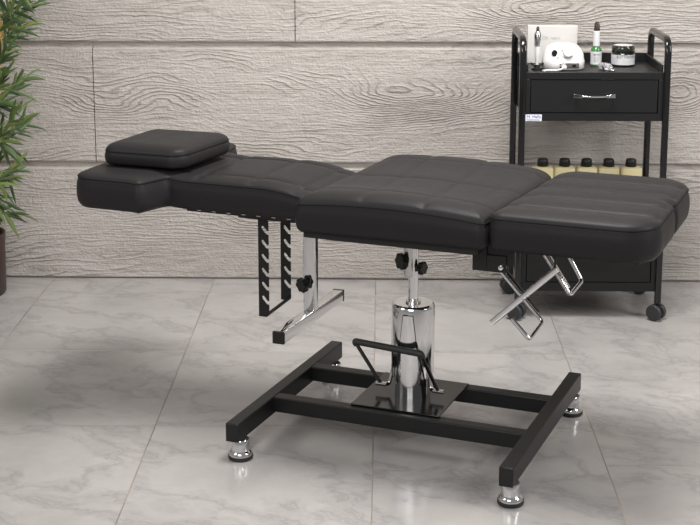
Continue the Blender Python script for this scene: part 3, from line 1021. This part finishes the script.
# ------------------------------------------------------------------ potted bamboo at the left edge
random.seed(11)
PXc, PYc = -1.490, 4.98
plant = thing('potted_bamboo', 'tall potted bamboo with yellow canes in a dark brown pot at the left edge', 'potted plant', (PXc, PYc, 0))
bm = B(); lathe(bm, [(0, 0), (0.134, 0), (0.138, 0.006), (0.142, 0.204), (0.144, 0.206), (0.144, 0.220), (0.136, 0.220), (0.132, 0.20), (0, 0.20)], 48)
link('pot', bm, M['pot'], plant)
bm = B(); lathe(bm, [(0, 0.185), (0.131, 0.185), (0.131, 0.206), (0.0, 0.212)], 32)
link('soil', bm, M['soil'], plant)
canes = [(0.172, -0.02, 0.140, 0.0, 0.66, 1.00, 0.0100), (-0.05, 0.05, -0.09, 0.08, 0.21, 1.75, 0.011), (0.05, -0.06, 0.10, -0.08, 0.21, 1.6, 0.010),
         (0.02, 0.08, 0.05, 0.13, 0.21, 1.85, 0.011), (-0.09, -0.04, -0.14, -0.06, 0.21, 1.4, 0.009)]
def cane(p0, p1, r):
    bm = B()
    p0, p1 = Vector(p0), Vector(p1)
    L = (p1 - p0).length
    prof = []
    z = 0
    while z < L:
        e = min(z + 0.17, L)
        prof += [(r * 1.16, z), (r * 1.16, z + 0.004), (r, z + 0.010), (r * 0.97, e - 0.006)]
        z += 0.17
    lathe(bm, prof, 16, align(p0, p1 - p0))
    return link('cane', bm, M['cane'], plant)
cane((0.085, 0.02, 0.212), (0.178, -0.03, 0.99), 0.0105)
for (x0, y0, x1, y1, z0, z1, r) in canes[1:]:
    cane((x0, y0, 0.212), (x1, y1, z1), r)
# foliage: side twigs, each ending in fans of narrow leaves
fol = B(); tone = fol.loops.layers.float_color.new('tone')
def leaf(p, d, L, wd, droop, tn):
    d = Vector(d).normalized()
    side = d.cross(Vector((0.2, -1.0, 0.25))).normalized()
    side = (side + Vector((random.uniform(-.4, .4), random.uniform(-.4, .4), random.uniform(-.4, .4)))).normalized()
    side = (side - d * side.dot(d)).normalized()
    nr = d.cross(side)
    prev = None
    N = 7
    for i in range(N + 1):
        s = i / N
        c = p + d * (L * s) + Vector((0, 0, -droop * L * s * s))
        ww = wd * (math.sin(PI * min(1, s * 0.93 + 0.07)) ** 0.7) * (1 - 0.35 * s) if i < N else 0.0002
        cur = [fol.verts.new(c - side * ww), fol.verts.new(c + nr * ww * -0.25), fol.verts.new(c + side * ww)]
        if prev:
            for k in range(2):
                f = fol.faces.new((prev[k], prev[k + 1], cur[k + 1], cur[k]))
                for lp in f.loops: lp[tone] = (tn, tn, tn, 1)
        prev = cur
def spray(root, tip, n, L):
    """a twig from root to tip with leaves fanned along its end"""
    root, tip = Vector(root), Vector(tip)
    mid = (root + tip) / 2 + Vector((0, 0, 0.015))
    sweep(fol, [root, mid, tip], circ(0.0013, 5))
    ax = (tip - root).normalized()
    for i in range(n):
        s = 0.35 + 0.65 * i / max(1, n - 1)
        p = root.lerp(tip, s)
        a = random.uniform(-1.1, 1.1) * (1.15 - 0.55 * s)
        d = Vector((ax.x, ax.y, ax.z))
        d = Matrix.Rotation(a, 3, 'Y') @ d
        d = (d + Vector((0, random.uniform(-0.55, 0.55), random.uniform(-0.1, 0.1)))).normalized()
        leaf(p, d, L * random.uniform(0.7, 1.15), 0.0072 * random.uniform(0.7, 1.2), random.uniform(0.0, 0.35), min(1, max(0, random.gauss(0.42, 0.27))))
# sprays reaching into the picture (x right, z height, relative to the pot)
vis = [(0.27, 1.055, 0.16, 0.98), (0.30, 1.04, 0.19, 0.99), (0.25, 0.99, 0.15, 0.92), (0.27, 0.965, 0.15, 0.90), (0.23, 1.00, 0.12, 1.02), (0.23, 0.925, 0.13, 0.85),
       (0.255, 0.89, 0.15, 0.80), (0.225, 0.86, 0.14, 0.78), (0.24, 0.80, 0.14, 0.72), (0.285, 0.775, 0.16, 0.70),
       (0.24, 0.745, 0.15, 0.69), (0.21, 0.70, 0.12, 0.68), (0.255, 0.655, 0.15, 0.57), (0.275, 0.625, 0.17, 0.57), (0.23, 0.60, 0.13, 0.55), (0.25, 0.585, 0.14, 0.545), (0.215, 0.54, 0.12, 0.57),
       (0.225, 0.45, 0.13, 0.41), (0.215, 0.41, 0.12, 0.44), (0.20, 0.43, 0.10, 0.36), (0.21, 0.285, 0.12, 0.31), (0.20, 0.34, 0.10, 0.38), (0.24, 1.06, 0.14, 1.10), (0.26, 1.10, 0.16, 1.14)]
for (tx, tz, rx, rz) in vis:
    for k in range(2):
        y = random.uniform(-0.10, 0.10)
        spray((rx - 0.008, y * 0.4 - 0.02, rz), (tx - (0.048 if tz < 0.95 else 0.022) - 0.014 * k, y, tz - 0.006 * k), 5, 0.092)
for i in range(75):
    th = random.uniform(0, 2 * PI)
    z = random.uniform(0.32, 1.8)
    rr = random.uniform(0.04, 0.09)
    ro = random.uniform(0.12, 0.24)
    x1 = math.cos(th) * ro
    y1 = max(-0.2, min(0.08, math.sin(th) * ro))
    if x1 > 0.13 and z < 1.15: continue
    spray((math.cos(th) * rr, math.sin(th) * rr, z - 0.05), (x1, y1, z + random.uniform(0, 0.06)), 7, 0.09)
fo = link('foliage', fol, M['leaf'], plant, smooth=False)
